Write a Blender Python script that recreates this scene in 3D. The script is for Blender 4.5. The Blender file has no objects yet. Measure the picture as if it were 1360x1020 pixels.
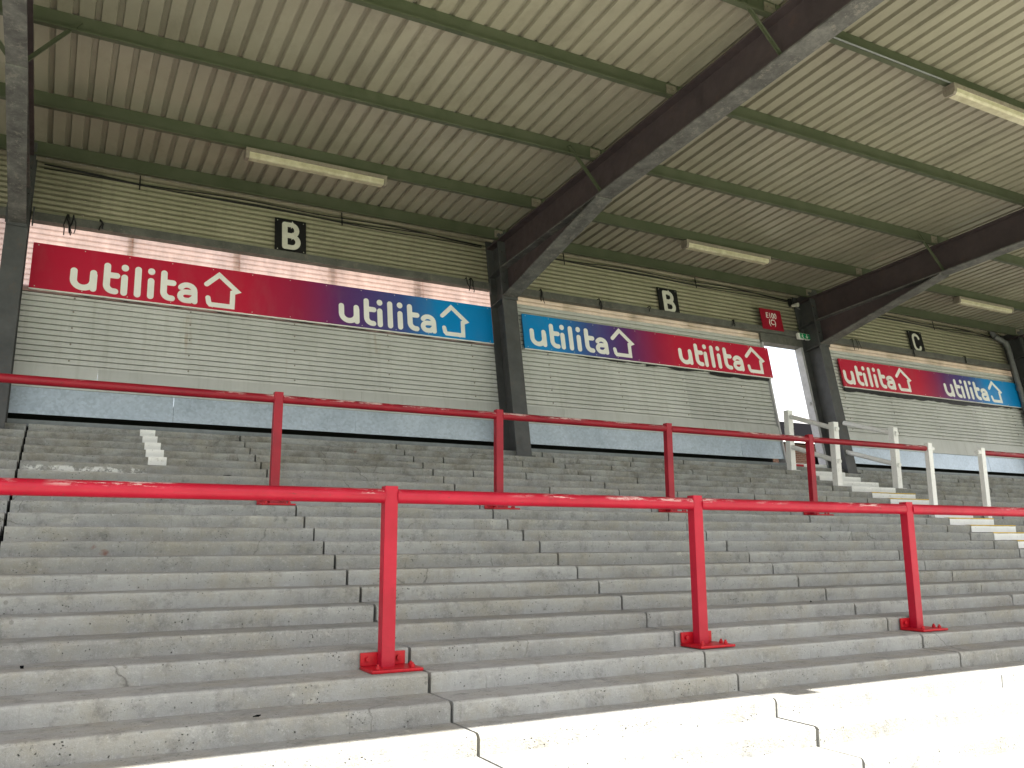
import bpy, bmesh, math, random
from mathutils import Matrix, Vector
random.seed(7)
SC = bpy.context.scene
COL = SC.collection
R = math.radians

# ------------------------------------------------------------------ camera
ZC = 1.65
cam_d = bpy.data.cameras.new('camera'); cam = bpy.data.objects.new('camera', cam_d); COL.objects.link(cam)
SC.camera = cam
FPX = 1132.96
cam_d.sensor_width = 36.0; cam_d.lens = FPX / 1360 * 36.0
cam_d.clip_start = 0.05; cam_d.clip_end = 2000
pitch, roll, yaw = 0.18974, 0.00498, -0.49480
Rz = Matrix.Rotation(yaw, 3, 'Z'); Rx = Matrix.Rotation(pitch, 3, 'X'); Ry = Matrix.Rotation(roll, 3, 'Y')
CM = Rz @ Rx @ Ry                       # columns: right, forward, up
cam.matrix_world = Matrix.Translation((0, 0, ZC)) @ Matrix((
    (CM[0][0], CM[0][2], -CM[0][1]), (CM[1][0], CM[1][2], -CM[1][1]), (CM[2][0], CM[2][2], -CM[2][1]))).to_4x4()

# ------------------------------------------------------------------ world, sun, exposure
SUN_EL, SUN_AZ = R(58.5), R(26)         # azimuth measured from -Y towards +X
world = bpy.data.worlds.new('World'); SC.world = world; world.use_nodes = True
wn = world.node_tree.nodes; wl = world.node_tree.links
for n in list(wn): wn.remove(n)
sky = wn.new('ShaderNodeTexSky'); sky.sky_type = 'NISHITA'; sky.sun_disc = False
sun_dir = Vector((math.sin(SUN_AZ) * math.cos(SUN_EL), -math.cos(SUN_AZ) * math.cos(SUN_EL), math.sin(SUN_EL)))
sky.sun_elevation = SUN_EL
sky.sun_rotation = math.atan2(sun_dir.x, sun_dir.y)
sky.air_density = 1.0; sky.dust_density = 3.0; sky.ozone_density = 1.0
bg = wn.new('ShaderNodeBackground'); bg.inputs['Strength'].default_value = 0.15
wo = wn.new('ShaderNodeOutputWorld')
# bright broken cloud all over the sky, the same kind in every direction
tc = wn.new('ShaderNodeTexCoord'); cn = wn.new('ShaderNodeTexNoise'); cn.inputs['Scale'].default_value = 2.3; cn.inputs['Detail'].default_value = 7; cn.inputs['Roughness'].default_value = .58
cr = wn.new('ShaderNodeValToRGB'); cr.color_ramp.elements[0].position = .36; cr.color_ramp.elements[0].color = (.25, .25, .25, 1); cr.color_ramp.elements[1].position = .56
cm = wn.new('ShaderNodeMix'); cm.data_type = 'RGBA'; cm.inputs[7].default_value = (3.3, 3.2, 3.08, 1)
wl.new(tc.outputs['Generated'], cn.inputs['Vector']); wl.new(cn.outputs['Fac'], cr.inputs['Fac']); wl.new(cr.outputs['Color'], cm.inputs[0])
wl.new(sky.outputs['Color'], cm.inputs[6]); wl.new(cm.outputs[2], bg.inputs['Color']); wl.new(bg.outputs['Background'], wo.inputs['Surface'])
sd = bpy.data.lights.new('sun', 'SUN'); sd.energy = 5.0; sd.angle = R(0.53); sd.color = (1.0, 0.95, 0.87)
sun = bpy.data.objects.new('sun', sd); COL.objects.link(sun)
sun.rotation_euler = sun_dir.to_track_quat('Z', 'Y').to_euler(); sun.location = (5, -20, 30)
SC.view_settings.view_transform = 'Standard'; SC.view_settings.look = 'None'
SC.view_settings.exposure = 2.0; SC.view_settings.gamma = 1.0
SC.view_settings.use_curve_mapping = False
SC.render.engine = 'CYCLES'
SC.cycles.max_bounces = 10; SC.cycles.diffuse_bounces = 6

# ------------------------------------------------------------------ constants (metres)
T = 0.33; RIS = 0.11361
def noseY(k): return 8.2136 - T * k
def topZ(k): return 2.0574 - RIS * k
BY, BZ = 11.4675, 3.080                 # base line of the raked back wall
CA, SA = math.cos(R(10)), math.sin(R(10))
def W(x, d, h): return (x, BY + h * SA - d * CA, BZ + h * CA + d * SA)
SL = 0.066
def zt(y): return 6.7188 - SL * (y - 8.798)      # rafter top / purlin bottom
def zb(y): return 6.2007 - SL * (y - 8.873)      # rafter bottom
FR = [-0.625, 6.135, 13.135, 20.06]             # frame lines
PUR = [11.65, 10.43, 8.844, 7.227, 5.643, 4.06, 2.475, 1.0]
ROOF_Y0, ROOF_Y1 = 0.9, 12.28
XL, XR = -5.1, 23.6

# ------------------------------------------------------------------ node helpers / materials
class NM:
    def __init__(s, name):
        s.m = bpy.data.materials.new(name); s.m.use_nodes = True
        s.nt = s.m.node_tree; s.n = s.nt.nodes; s.l = s.nt.links
        s.b = s.n['Principled BSDF']
    def new(s, t, **kw):
        n = s.n.new(t)
        for k, v in kw.items(): setattr(n, k, v)
        return n
    def link(s, a, b): s.l.new(a, b)
    def pos(s, obj=False, scale=(1, 1, 1)):
        mp = s.new('ShaderNodeMapping'); mp.inputs['Scale'].default_value = scale
        if obj: s.link(s.new('ShaderNodeTexCoord').outputs['Object'], mp.inputs['Vector'])
        else: s.link(s.new('ShaderNodeNewGeometry').outputs['Position'], mp.inputs['Vector'])
        return mp.outputs['Vector']
    def noise(s, vec, scale, detail=4, rough=.6):
        n = s.new('ShaderNodeTexNoise'); n.inputs['Scale'].default_value = scale
        n.inputs['Detail'].default_value = detail; n.inputs['Roughness'].default_value = rough
        s.link(vec, n.inputs['Vector']); return n.outputs['Fac']
    def vor(s, vec, scale, feature='F1', out='Distance', rnd=1.0):
        n = s.new('ShaderNodeTexVoronoi'); n.feature = feature; n.inputs['Scale'].default_value = scale
        n.inputs['Randomness'].default_value = rnd
        s.link(vec, n.inputs['Vector']); return n.outputs[out]
    def ramp(s, fac, stops, interp='LINEAR'):
        r = s.new('ShaderNodeValToRGB'); r.color_ramp.interpolation = interp
        e = r.color_ramp.elements
        while len(e) < len(stops): e.new(0.5)
        for el, (p, c) in zip(e, stops):
            el.position = p; el.color = (c, c, c, 1) if isinstance(c, (int, float)) else (*c, 1)
        s.link(fac, r.inputs['Fac']); return r.outputs['Color']
    def mix(s, fac, a, b, mode='MIX'):
        x = s.new('ShaderNodeMix', data_type='RGBA', blend_type=mode)
        for v, i in ((fac, 0), (a, 6), (b, 7)):
            if hasattr(v, 'is_linked') or hasattr(v, 'links'): s.link(v, x.inputs[i])
            else: x.inputs[i].default_value = (*v, 1) if isinstance(v, tuple) else v
        return x.outputs[2]
    def math(s, op, a, b=0.0, c=0.0):
        x = s.new('ShaderNodeMath', operation=op)
        for v, i in ((a, 0), (b, 1), (c, 2)):
            if hasattr(v, 'links'): s.link(v, x.inputs[i])
            else: x.inputs[i].default_value = v
        return x.outputs[0]
    def sep(s, vec):
        x = s.new('ShaderNodeSeparateXYZ'); s.link(vec, x.inputs[0]); return x.outputs
    def bump(s, h, strength=.3, dist=.01):
        x = s.new('ShaderNodeBump'); x.inputs['Strength'].default_value = strength; x.inputs['Distance'].default_value = dist
        s.link(h, x.inputs['Height']); s.link(x.outputs['Normal'], s.b.inputs['Normal'])
    def set(s, col=None, rough=None, metal=None, spec=None):
        for nm, v in (('Base Color', col), ('Roughness', rough), ('Metallic', metal), ('Specular IOR Level', spec)):
            if v is None: continue
            if hasattr(v, 'links'): s.link(v, s.b.inputs[nm])
            else: s.b.inputs[nm].default_value = (*v, 1) if isinstance(v, tuple) else v
        return s.m

def mat_concrete():
    m = NM('concrete'); p = m.pos()
    oi = m.new('ShaderNodeObjectInfo').outputs['Random']
    base = m.ramp(m.noise(p, 1.9, 7, .7), [(.28, (.228, .226, .216)), (.5, (.319, .323, .314)), (.74, (.404, .407, .390))])
    base = m.mix(m.ramp(oi, [(0, 0.0), (.5, .1), (1, .5)]), base, (.404, .412, .406), 'MIX')
    base = m.mix(m.ramp(m.math('FRACT', m.math('MULTIPLY', oi, 7.3)), [(0.55, 0.0), (1, .45)]), base, (.223, .224, .211), 'MIX')
    tint = m.ramp(m.noise(p, 2.1, 6, .75), [(.46, 0.0), (.66, .6)])
    base = m.mix(tint, base, (.304, .282, .222))
    # dark grime films, paler scuffs, drips
    base = m.mix(m.ramp(m.noise(p, 6.5, 8, .78), [(.52, 0.0), (.70, .7)]), base, (.131, .133, .128))
    base = m.mix(m.ramp(m.noise(p, 30, 6, .85), [(.55, 0.0), (.68, .5)]), base, (.506, .517, .509))
    base = m.mix(m.ramp(m.noise(m.pos(scale=(9, 9, .8)), 2.4, 5, .7), [(.6, 0.0), (.72, .4)]), base, (.151, .146, .134))
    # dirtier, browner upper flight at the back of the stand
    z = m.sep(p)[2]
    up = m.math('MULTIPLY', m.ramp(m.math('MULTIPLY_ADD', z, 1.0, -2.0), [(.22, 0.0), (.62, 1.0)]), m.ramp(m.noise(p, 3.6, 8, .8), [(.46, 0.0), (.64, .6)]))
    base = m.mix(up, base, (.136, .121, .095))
    # chalky white bloom on one course near the left-hand expansion joint
    x = m.sep(p)[0]
    bx = m.math('MULTIPLY', m.ramp(m.math('MULTIPLY_ADD', x, .5, .3), [(.16, 0.0), (.2, 1.0), (.66, 1.0), (.75, 0.0)]),
                m.ramp(m.math('MULTIPLY_ADD', z, 4.0, -9.4), [(.13, 0.0), (.2, 1.0), (.45, 1.0), (.52, 0.0)]))
    bx = m.math('MULTIPLY', bx, m.ramp(m.noise(p, 12, 5, .7), [(.45, 0.0), (.53, 1.0)]))
    base = m.mix(bx, base, (.708, .710, .683))
    # scratches of pale paint and a few reddish spills
    base = m.mix(m.ramp(m.noise(m.pos(scale=(1.5, 5, 5)), 3.1, 8, .85), [(.675, 0.0), (.70, .7)]), base, (.608, .605, .563))
    base = m.mix(m.math('MULTIPLY', m.ramp(m.noise(p, 1.3, 5, .7), [(.69, 0.0), (.73, .8)]), m.ramp(z, [(.5, 0.0), (.6, 1.0)])), base, (.202, .079, .054))
    # hairline cracks, pale gum spots
    wv = m.new('ShaderNodeVectorMath', operation='ADD'); wn_ = m.new('ShaderNodeTexNoise'); wn_.inputs['Scale'].default_value = 4; wn_.inputs['Detail'].default_value = 6
    ws = m.new('ShaderNodeVectorMath', operation='SCALE'); ws.inputs['Scale'].default_value = .22
    m.link(p, wn_.inputs['Vector']); m.link(wn_.outputs['Color'], ws.inputs[0]); m.link(p, wv.inputs[0]); m.link(ws.outputs[0], wv.inputs[1])
    crk = m.math('MULTIPLY', m.ramp(m.vor(wv.outputs[0], 1.1, 'DISTANCE_TO_EDGE'), [(.0, .9), (.006, 0.0)]), m.ramp(m.noise(p, .9, 3), [(.57, 0.0), (.62, .8)]))
    base = m.mix(crk, base, (.08, .076, .068))
    gum = m.math('MULTIPLY', m.ramp(m.vor(p, 9), [(.10, 1.0), (.13, 0.0)]), m.ramp(m.noise(p, 2.3, 3), [(.52, 0.0), (.58, .65)]))
    base = m.mix(gum, base, (.19, .185, .17))
    base = m.mix(m.ramp(m.noise(p, 3.3, 7, .7), [(.63, 0.0), (.68, .45)]), base, (.52, .505, .46))
    # pits and aggregate
    n2 = m.noise(p, 5, 4, .6)
    warp = m.new('ShaderNodeVectorMath', operation='ADD'); m.link(p, warp.inputs[0])
    nz = m.new('ShaderNodeTexNoise'); nz.inputs['Scale'].default_value = 40; sc = m.new('ShaderNodeVectorMath', operation='SCALE'); sc.inputs['Scale'].default_value = .018
    m.link(p, nz.inputs['Vector']); m.link(nz.outputs['Color'], sc.inputs[0]); m.link(sc.outputs[0], warp.inputs[1])
    pit = m.math('MULTIPLY', m.ramp(m.vor(warp.outputs[0], 34), [(.09, 1.0), (.17, 0.0)]), m.ramp(n2, [(.49, 0.0), (.57, 1.0)]))
    pit2 = m.math('MULTIPLY', m.ramp(m.vor(warp.outputs[0], 75), [(.12, 1.0), (.22, 0.0)]), m.ramp(m.noise(p, 8, 4, .6), [(.52, 0.0), (.6, .7)]))
    pit = m.math('MAXIMUM', pit, pit2)
    base = m.mix(pit, base, (.056, .055, .049))
    base = m.mix(m.ramp(m.vor(p, 170), [(.1, .4), (.3, 0.0)]), base, (.526, .531, .509))
    h = m.math('SUBTRACT', m.noise(p, 50, 8, .75), m.math('MULTIPLY', pit, 1.4))
    m.bump(h, .8, .014)
    return m.set(base, m.ramp(m.noise(p, 9), [(.3, .78), (.7, .95)]), 0, .25)

def mat_steel(name, a, b, rough=.55, metal=0.0, rust=.35, sc=3, rustc=(.13, .075, .045)):
    m = NM(name); p = m.pos()
    c = m.ramp(m.noise(p, sc, 6, .7), [(.3, a), (.7, b)])
    c = m.mix(m.ramp(m.noise(p, sc * 3.3, 6, .8), [(.55, 0.0), (.68, rust)]), c, rustc)
    m.bump(m.noise(p, 45, 4), .12, .004)
    return m.set(c, m.ramp(m.noise(p, 7), [(.3, rough - .1), (.7, rough + .2)]), metal, .4)

def mat_mottled():
    m = NM('flange_weathered_steel'); p = m.pos()
    c = m.ramp(m.noise(p, 4, 6, .75), [(.32, (.051, .049, .048)), (.5, (.098, .096, .092)), (.7, (.170, .168, .157))])
    c = m.mix(m.ramp(m.noise(p, 9, 8, .85), [(.54, 0.0), (.66, .8)]), c, (.323, .315, .281))
    c = m.mix(m.ramp(m.noise(p, 9, 5, .8), [(.58, 0.0), (.7, .5)]), c, (.102, .068, .047))
    m.bump(m.noise(p, 40, 5), .2, .005)
    return m.set(c, .62, 0, .4)

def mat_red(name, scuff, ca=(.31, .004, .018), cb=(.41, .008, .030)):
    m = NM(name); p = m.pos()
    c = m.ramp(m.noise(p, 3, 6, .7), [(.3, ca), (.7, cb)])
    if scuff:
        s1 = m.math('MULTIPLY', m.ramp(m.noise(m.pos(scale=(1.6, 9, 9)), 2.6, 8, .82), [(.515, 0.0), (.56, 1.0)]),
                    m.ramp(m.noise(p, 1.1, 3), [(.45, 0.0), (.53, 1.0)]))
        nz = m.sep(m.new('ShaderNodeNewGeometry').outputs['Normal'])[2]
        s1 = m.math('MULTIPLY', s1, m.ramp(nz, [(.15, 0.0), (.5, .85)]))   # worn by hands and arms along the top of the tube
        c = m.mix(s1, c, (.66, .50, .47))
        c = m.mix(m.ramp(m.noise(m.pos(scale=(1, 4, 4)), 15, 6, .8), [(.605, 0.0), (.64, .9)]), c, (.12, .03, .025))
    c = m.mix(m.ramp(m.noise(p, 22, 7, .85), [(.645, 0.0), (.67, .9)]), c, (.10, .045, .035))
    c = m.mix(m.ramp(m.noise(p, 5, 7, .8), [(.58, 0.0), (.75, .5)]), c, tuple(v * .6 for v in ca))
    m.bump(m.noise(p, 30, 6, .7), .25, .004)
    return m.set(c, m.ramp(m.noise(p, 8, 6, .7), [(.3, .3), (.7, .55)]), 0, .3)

def mat_roof():
    m = NM('roof_sheet_cream'); p = m.pos()
    c = m.ramp(m.noise(m.pos(scale=(.8, .5, 1)), 1.2, 6, .65), [(.3, (.265, .248, .190)), (.7, (.346, .324, .248))])
    c = m.mix(m.ramp(m.noise(m.pos(scale=(1.1, .6, 1)), 2.4, 7, .75), [(.5, 0.0), (.75, .5)]), c, (.168, .151, .113))
    c = m.mix(m.ramp(m.noise(m.pos(scale=(1.5, 1.2, 1)), 6, 8, .88), [(.645, 0.0), (.68, .8)]), c, (.045, .042, .033))
    oi = m.new('ShaderNodeObjectInfo').outputs['Random']
    c = m.mix(1.0, c, m.ramp(oi, [(0, .84), (1, 1.0)]), 'MULTIPLY')
    return m.set(c, .42, 0, .4)

def mat_wall(name, a, b, streak=.35):
    m = NM(name); p = m.pos()
    c = m.ramp(m.noise(p, 1.1, 5, .6), [(.3, a), (.7, b)])
    c = m.mix(m.ramp(m.noise(m.pos(scale=(5, .4, .4)), 2.3, 6, .7), [(.5, 0.0), (.75, streak)]), c, (.21, .20, .15))
    rs = m.math('MULTIPLY', m.ramp(m.noise(m.pos(scale=(3.4, .25, .25)), 2.0, 5, .6), [(.64, 0.0), (.72, .45)]), m.ramp(m.noise(p, 3, 4), [(.4, 0.0), (.6, 1.0)]))
    c = m.mix(rs, c, (.30, .19, .09))
    oi = m.new('ShaderNodeObjectInfo').outputs['Random']
    c = m.mix(1.0, c, m.ramp(oi, [(0, .84), (1, 1.0)]), 'MULTIPLY')
    return m.set(c, .5, 0, .4)

def mat_galv():
    m = NM('galvanised_steel'); p = m.pos()
    v = m.vor(p, 34, 'F1', 'Color')
    g = m.sep(v)[0]
    c = m.mix(.38, m.ramp(g, [(0, (.36, .42, .48)), (1, (.52, .60, .68))]), m.ramp(m.noise(p, 2.2, 6, .75), [(.32, (.30, .37, .44)), (.68, (.54, .63, .72))]))
    m.bump(g, .05, .003)
    return m.set(c, m.ramp(g, [(0, .38), (1, .55)]), .75, .5)

def mat_translucent(name, col, diff, amt):
    m = NM(name); p = m.pos()
    tr = m.new('ShaderNodeBsdfTranslucent'); mx = m.new('ShaderNodeMixShader'); out = m.n['Material Output']
    dirt = m.ramp(m.noise(m.pos(scale=(2, .8, .8)), 2.2, 6, .7), [(.35, 1.0), (.75, .55)])
    m.link(m.mix(1.0, col, dirt, 'MULTIPLY'), tr.inputs['Color'])
    m.set(diff, .5, 0, .3); mx.inputs[0].default_value = amt
    tp = m.new('ShaderNodeBsdfTransparent'); tp.inputs['Color'].default_value = (*col, 1); m2 = m.new('ShaderNodeMixShader'); m2.inputs[0].default_value = .42
    m.link(tr.outputs[0], m2.inputs[1]); m.link(tp.outputs[0], m2.inputs[2])
    m.link(m.b.outputs[0], mx.inputs[1]); m.link(m2.outputs[0], mx.inputs[2]); m.link(mx.outputs[0], out.inputs['Surface'])
    return m.m

def mat_board(stops, length):
    stops = [(p_, tuple(.92 * v for v in c_)) for p_, c_ in stops]
    m = NM('board_print'); x = m.sep(m.pos(obj=True))[0]
    c = m.ramp(m.math('DIVIDE', x, length), stops)
    c = m.mix(m.ramp(m.noise(m.pos(scale=(1, 1, .3)), 3, 6, .7), [(.5, 0.0), (.8, .14)]), c, (.30, .25, .25))
    return m.set(c, m.ramp(m.noise(m.pos(), 5), [(.3, .33), (.7, .5)]), 0, .45)

def mat_plain(name, col, rough=.6, metal=0.0, var=.18, sc=8, spec=.4):
    m = NM(name); p = m.pos()
    d = tuple(v * (1 - var) for v in col); l = tuple(min(1, v * (1 + var)) for v in col)
    return m.set(m.ramp(m.noise(p, sc, 6, .7), [(.3, d), (.7, l)]), rough, metal, spec)

def mat_whitepaint():
    m = NM('white_paint_worn'); p = m.pos()
    c = m.ramp(m.noise(p, 5, 5), [(.3, (.76, .76, .75)), (.7, (.85, .85, .84))])
    c = m.mix(m.ramp(m.noise(p, 24, 6, .8), [(.58, 0.0), (.66, .6)]), c, (.34, .32, .29))
    return m.set(c, .5, 0, .4)

def mat_diffuser():
    m = NM('prismatic_diffuser'); p = m.pos()
    w = m.new('ShaderNodeTexWave'); w.inputs['Scale'].default_value = 26; w.bands_direction = 'X'; m.link(p, w.inputs['Vector'])
    m.bump(w.outputs['Fac'], .8, .01)
    c = m.ramp(m.noise(p, 6, 5, .7), [(.3, (.50, .45, .29)), (.7, (.78, .73, .55))])
    return m.set(c, .35, 0, .5)

def mat_brick():
    m = NM('brick_masonry')
    t = m.new('ShaderNodeTexBrick'); t.inputs['Scale'].default_value = 1.0
    t.inputs['Brick Width'].default_value = .225; t.inputs['Row Height'].default_value = .075; t.inputs['Mortar Size'].default_value = .006
    t.inputs['Color1'].default_value = (.13, .055, .032, 1); t.inputs['Color2'].default_value = (.085, .042, .028, 1); t.inputs['Mortar'].default_value = (.20, .18, .15, 1)
    s = m.sep(m.pos()); cb = m.new('ShaderNodeCombineXYZ')
    m.link(m.math('ADD', s[0], s[1]), cb.inputs[0]); m.link(s[2], cb.inputs[1]); m.link(cb.outputs[0], t.inputs['Vector'])
    return m.set(t.outputs['Color'], .85, 0, .2)

def mat_ground(name, a, b, sc):
    m = NM(name); p = m.pos()
    c = m.ramp(m.noise(p, sc, 8, .75), [(.3, a), (.7, b)])
    m.bump(m.noise(p, sc * 30, 4), .4, .01)
    return m.set(c, .9, 0, .2)

M = dict(
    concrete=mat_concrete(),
    rafter=mat_steel('rafter_brown_steel', (.046, .035, .039), (.074, .056, .059), .5, 0, .25, 2),
    flange=mat_mottled(),
    column=mat_steel('column_grey_steel', (.050, .052, .055), (.083, .086, .088), .5, 0, .3, 3),
    purlin=mat_steel('purlin_green_paint', (.054, .066, .037), (.085, .094, .060), .5, 0, .3, 3.5, (.057, .054, .031)),
    girt=mat_steel('girt_grey_steel', (.074, .075, .070), (.141, .141, .130), .5, 0, .6, 4, (.222, .200, .163)),
    roof=mat_roof(),
    upper=mat_wall('upper_cladding', (.313, .294, .211), (.396, .373, .275), .45),
    lower=mat_wall('lower_cladding', (.486, .492, .480), (.588, .593, .582), .22),
    flash=mat_wall('pale_flashing', (.451, .462, .451), (.550, .561, .550), .25),
    galv=mat_galv(),
    trans=mat_translucent('translucent_sheet_clean', (1.0, .86, .80), (.72, .64, .60), .92),
    trans2=mat_translucent('translucent_sheet_grimy', (.95, .85, .72), (.50, .45, .38), .6),
    dark=mat_plain('dark_void_board', (.012, .012, .013), .9),
    channel=mat_plain('kerb_channel_grey', (.20, .22, .23), .5, .2),
    red_rail=mat_red('red_gloss_rail', True), red=mat_red('red_gloss_post', False),
    shaded_rail=mat_red('red_shaded_rail', True, (.20, .006, .016), (.31, .010, .022)), shaded_red=mat_red('red_shaded_post', False, (.24, .006, .018), (.36, .010, .026)),  # rear barriers: their deeper shade is painted in as a darker red
    redplate=mat_plain('red_gloss_plate', (.40, .004, .013), .4, 0, .3, 14, .3),
    white=mat_whitepaint(), whiteplain=mat_plain('white_print', (.85, .845, .82), .45, 0, .06, 3),
    yellow=mat_plain('yellow_line_paint', (.58, .40, .04), .6, 0, .25, 20),
    black=mat_plain('black_plastic', (.014, .014, .015), .45), blackboard=mat_plain('black_sign_face', (.012, .012, .013), .4),
    greyletter=mat_plain('letter_off_white', (.62, .61, .55), .5, 0, .12, 9),
    maroon=mat_plain('maroon_sign_face', (.30, .010, .028), .4, 0, .1), green=mat_plain('exit_green', (.0, .30, .115), .35, 0, .05),
    diffuser=mat_diffuser(), rustbox=mat_steel('lamp_body_rusty', (.160, .136, .112), (.256, .224, .184), .6, 0, .8, 9),
    pipe=mat_plain('grey_pipe', (.17, .175, .18), .45), brick=mat_brick(),
    slate=mat_plain('slate_roof', (.006, .006, .007), .9, spec=0.0), frame=mat_plain('door_frame_grey', (.42, .42, .44), .5),
    apron=mat_ground('apron_concrete', (.40, .385, .35), (.52, .50, .45), .8), grass=mat_ground('pitch_grass', (.05, .095, .022), (.085, .14, .035), .6),
    earth=mat_ground('outer_ground', (.13, .13, .12), (.22, .21, .19), .4),
)

# ------------------------------------------------------------------ mesh helpers
class MB:
    def __init__(s): s.v = []; s.f = []; s.sm = []
    def add(s, vs, fs, smooth=False):
        o = len(s.v); s.v += [tuple(v) for v in vs]
        s.f += [tuple(i + o for i in f) for f in fs]; s.sm += [smooth] * len(fs)
    def box(s, x0, x1, y0, y1, z0, z1, xf=None, bev=0.0):
        if bev:
            bm = bmesh.new(); bmesh.ops.create_cube(bm, size=1)
            for v in bm.verts:
                v.co = Vector((x0 + (v.co.x + .5) * (x1 - x0), y0 + (v.co.y + .5) * (y1 - y0), z0 + (v.co.z + .5) * (z1 - z0)))
            bmesh.ops.bevel(bm, geom=bm.edges[:], offset=bev, segments=2, profile=.7, affect='EDGES')
            vs = [tuple(v.co) for v in bm.verts]; bm.verts.index_update(); fs = [[v.index for v in f.verts] for f in bm.faces]; bm.free()
        else:
            vs = [(x0, y0, z0), (x1, y0, z0), (x1, y1, z0), (x0, y1, z0), (x0, y0, z1), (x1, y0, z1), (x1, y1, z1), (x0, y1, z1)]
            fs = [(0, 3, 2, 1), (4, 5, 6, 7), (0, 1, 5, 4), (1, 2, 6, 5), (2, 3, 7, 6), (3, 0, 4, 7)]
        if xf: vs = [xf(*v) for v in vs]
        s.add(vs, fs); return s
    def tube(s, a, b, r, n=20, r2=None, caps=True, nseg=1):
        a = Vector(a); b = Vector(b); d = (b - a).normalized()
        u = d.orthogonal().normalized(); w = d.cross(u); r2 = r if r2 is None else r2
        vs = []
        for j in range(nseg + 1):
            t = j / nseg; c = a.lerp(b, t); rr = r + (r2 - r) * t
            vs += [c + (u * math.cos(2 * math.pi * i / n) + w * math.sin(2 * math.pi * i / n)) * rr for i in range(n)]
        fs = [(j * n + i, j * n + (i + 1) % n, (j + 1) * n + (i + 1) % n, (j + 1) * n + i) for j in range(nseg) for i in range(n)]
        s.add(vs, fs, True)
        if caps: s.add(vs[:n], [tuple(range(n))[::-1]]); s.add(vs[-n:], [tuple(range(n))])
        return s
    def path(s, pts, r, n=8):
        for a, b in zip(pts, pts[1:]): s.tube(a, b, r, n)
        return s
    def prism(s, poly, x0, x1):               # poly in (y, z), extruded along x
        n = len(poly); vs = [(x0, y, z) for y, z in poly] + [(x1, y, z) for y, z in poly]
        fs = [tuple(range(n))[::-1], tuple(range(n, 2 * n))] + [(i, (i + 1) % n, n + (i + 1) % n, n + i) for i in range(n)]
        s.add(vs, fs); return s
    def ribbon(s, pts, hw, d0, d1, xf, caps=10):
        # flat stroke with round ends, in the (x, h) plane, between depths d0 and d1
        P = [Vector(p) for p in pts]; L, Rr = [], []
        for i, p in enumerate(P):
            if i == 0: t = (P[1] - p).normalized(); nrm = Vector((-t.y, t.x)); sc = 1
            elif i == len(P) - 1: t = (p - P[i - 1]).normalized(); nrm = Vector((-t.y, t.x)); sc = 1
            else:
                t1 = (p - P[i - 1]).normalized(); t2 = (P[i + 1] - p).normalized()
                n1 = Vector((-t1.y, t1.x)); n2 = Vector((-t2.y, t2.x)); nrm = (n1 + n2).normalized(); sc = 1 / max(.55, nrm.dot(n1))
            L.append(p + nrm * hw * sc); Rr.append(p - nrm * hw * sc)
        def cap(p, a, b):
            a0 = math.atan2((a - p).y, (a - p).x)
            return [p + Vector((math.cos(a0 - math.pi * j / caps), math.sin(a0 - math.pi * j / caps))) * hw for j in range(1, caps)]
        quads = []; vs2 = []
        n = len(P); vs2 = L + Rr
        quads = [(n + i, n + i + 1, i + 1, i) for i in range(n - 1)]
        ce = cap(P[-1], L[-1], Rr[-1]); o = len(vs2); vs2 += ce; endf = (n - 1,) + tuple(range(o, o + len(ce))) + (2 * n - 1,)
        cs = cap(P[0], Rr[0], L[0]); o = len(vs2); vs2 += cs; stf = (n,) + tuple(range(o, o + len(cs))) + (0,)
        fr = quads + [endf, stf]
        k = len(vs2)
        vs = [xf(v.x, d1, v.y) for v in vs2] + [xf(v.x, d0, v.y) for v in vs2]
        rim = list(range(n)) + list(range(2 * n, 2 * n + len(ce))) + list(range(2 * n - 1, n - 1, -1)) + list(range(2 * n + len(ce), k))
        fs = fr + [(rim[i], rim[(i + 1) % k], k + rim[(i + 1) % k], k + rim[i]) for i in range(k)]
        s.add(vs, fs); return s
    def build(s, name, mat, parent=None, loc=None, kind=None, fix=True):
        o0 = Vector(loc) if loc is not None else (parent['_w'] if False else Vector((0, 0, 0)))
        if parent is not None: o0 = WORLD[parent.name]
        me = bpy.data.meshes.new(name)
        me.from_pydata([tuple(Vector(v) - o0) for v in s.v], [], s.f)
        me.polygons.foreach_set('use_smooth', s.sm)
        if fix:
            bm = bmesh.new(); bm.from_mesh(me); bmesh.ops.recalc_face_normals(bm, faces=bm.faces[:]); bm.to_mesh(me); bm.free()
        me.materials.append(mat); me.update()
        o = bpy.data.objects.new(name, me); COL.objects.link(o)
        if parent is not None: o.parent = parent
        else: o.location = o0
        WORLD[o.name] = o0.copy()
        if kind: o['kind'] = kind
        return o
WORLD = {}
def tag(o, label, cat, group=None):
    o['label'] = label; o['category'] = cat
    if group: o['group'] = group
    return o
def thing(name, loc, label, cat, group=None):
    o = bpy.data.objects.new(name, None); COL.objects.link(o); o.location = loc; o.empty_display_size = .2
    WORLD[o.name] = Vector(loc); return tag(o, label, cat, group)
def pix(P):
    d = Vector(P) - Vector((0, 0, ZC)); c = CM.transposed() @ d
    if c.y < .05: return None
    return 680 + FPX * c.x / c.y, 510 - FPX * c.z / c.y

# ------------------------------------------------------------------ ground
g = MB(); g.box(-400, 400, -400, 400, -.5, -.004); g.build('ground', M['earth'], kind='structure')
g = MB(); g.box(-60, 80, -4.0, 2.62, -.2, 0.0125); g.build('concrete_apron', M['apron'], kind='structure')
g = MB(); g.box(-40, 66, -74, -4.02, -.2, 0.004); g.build('grass_pitch', M['grass'], kind='structure')
g = MB(); g.box(-60, 80, 13.6, 90, -.2, 0.004); g.build('outer_yard', M['earth'], kind='structure')

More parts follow.
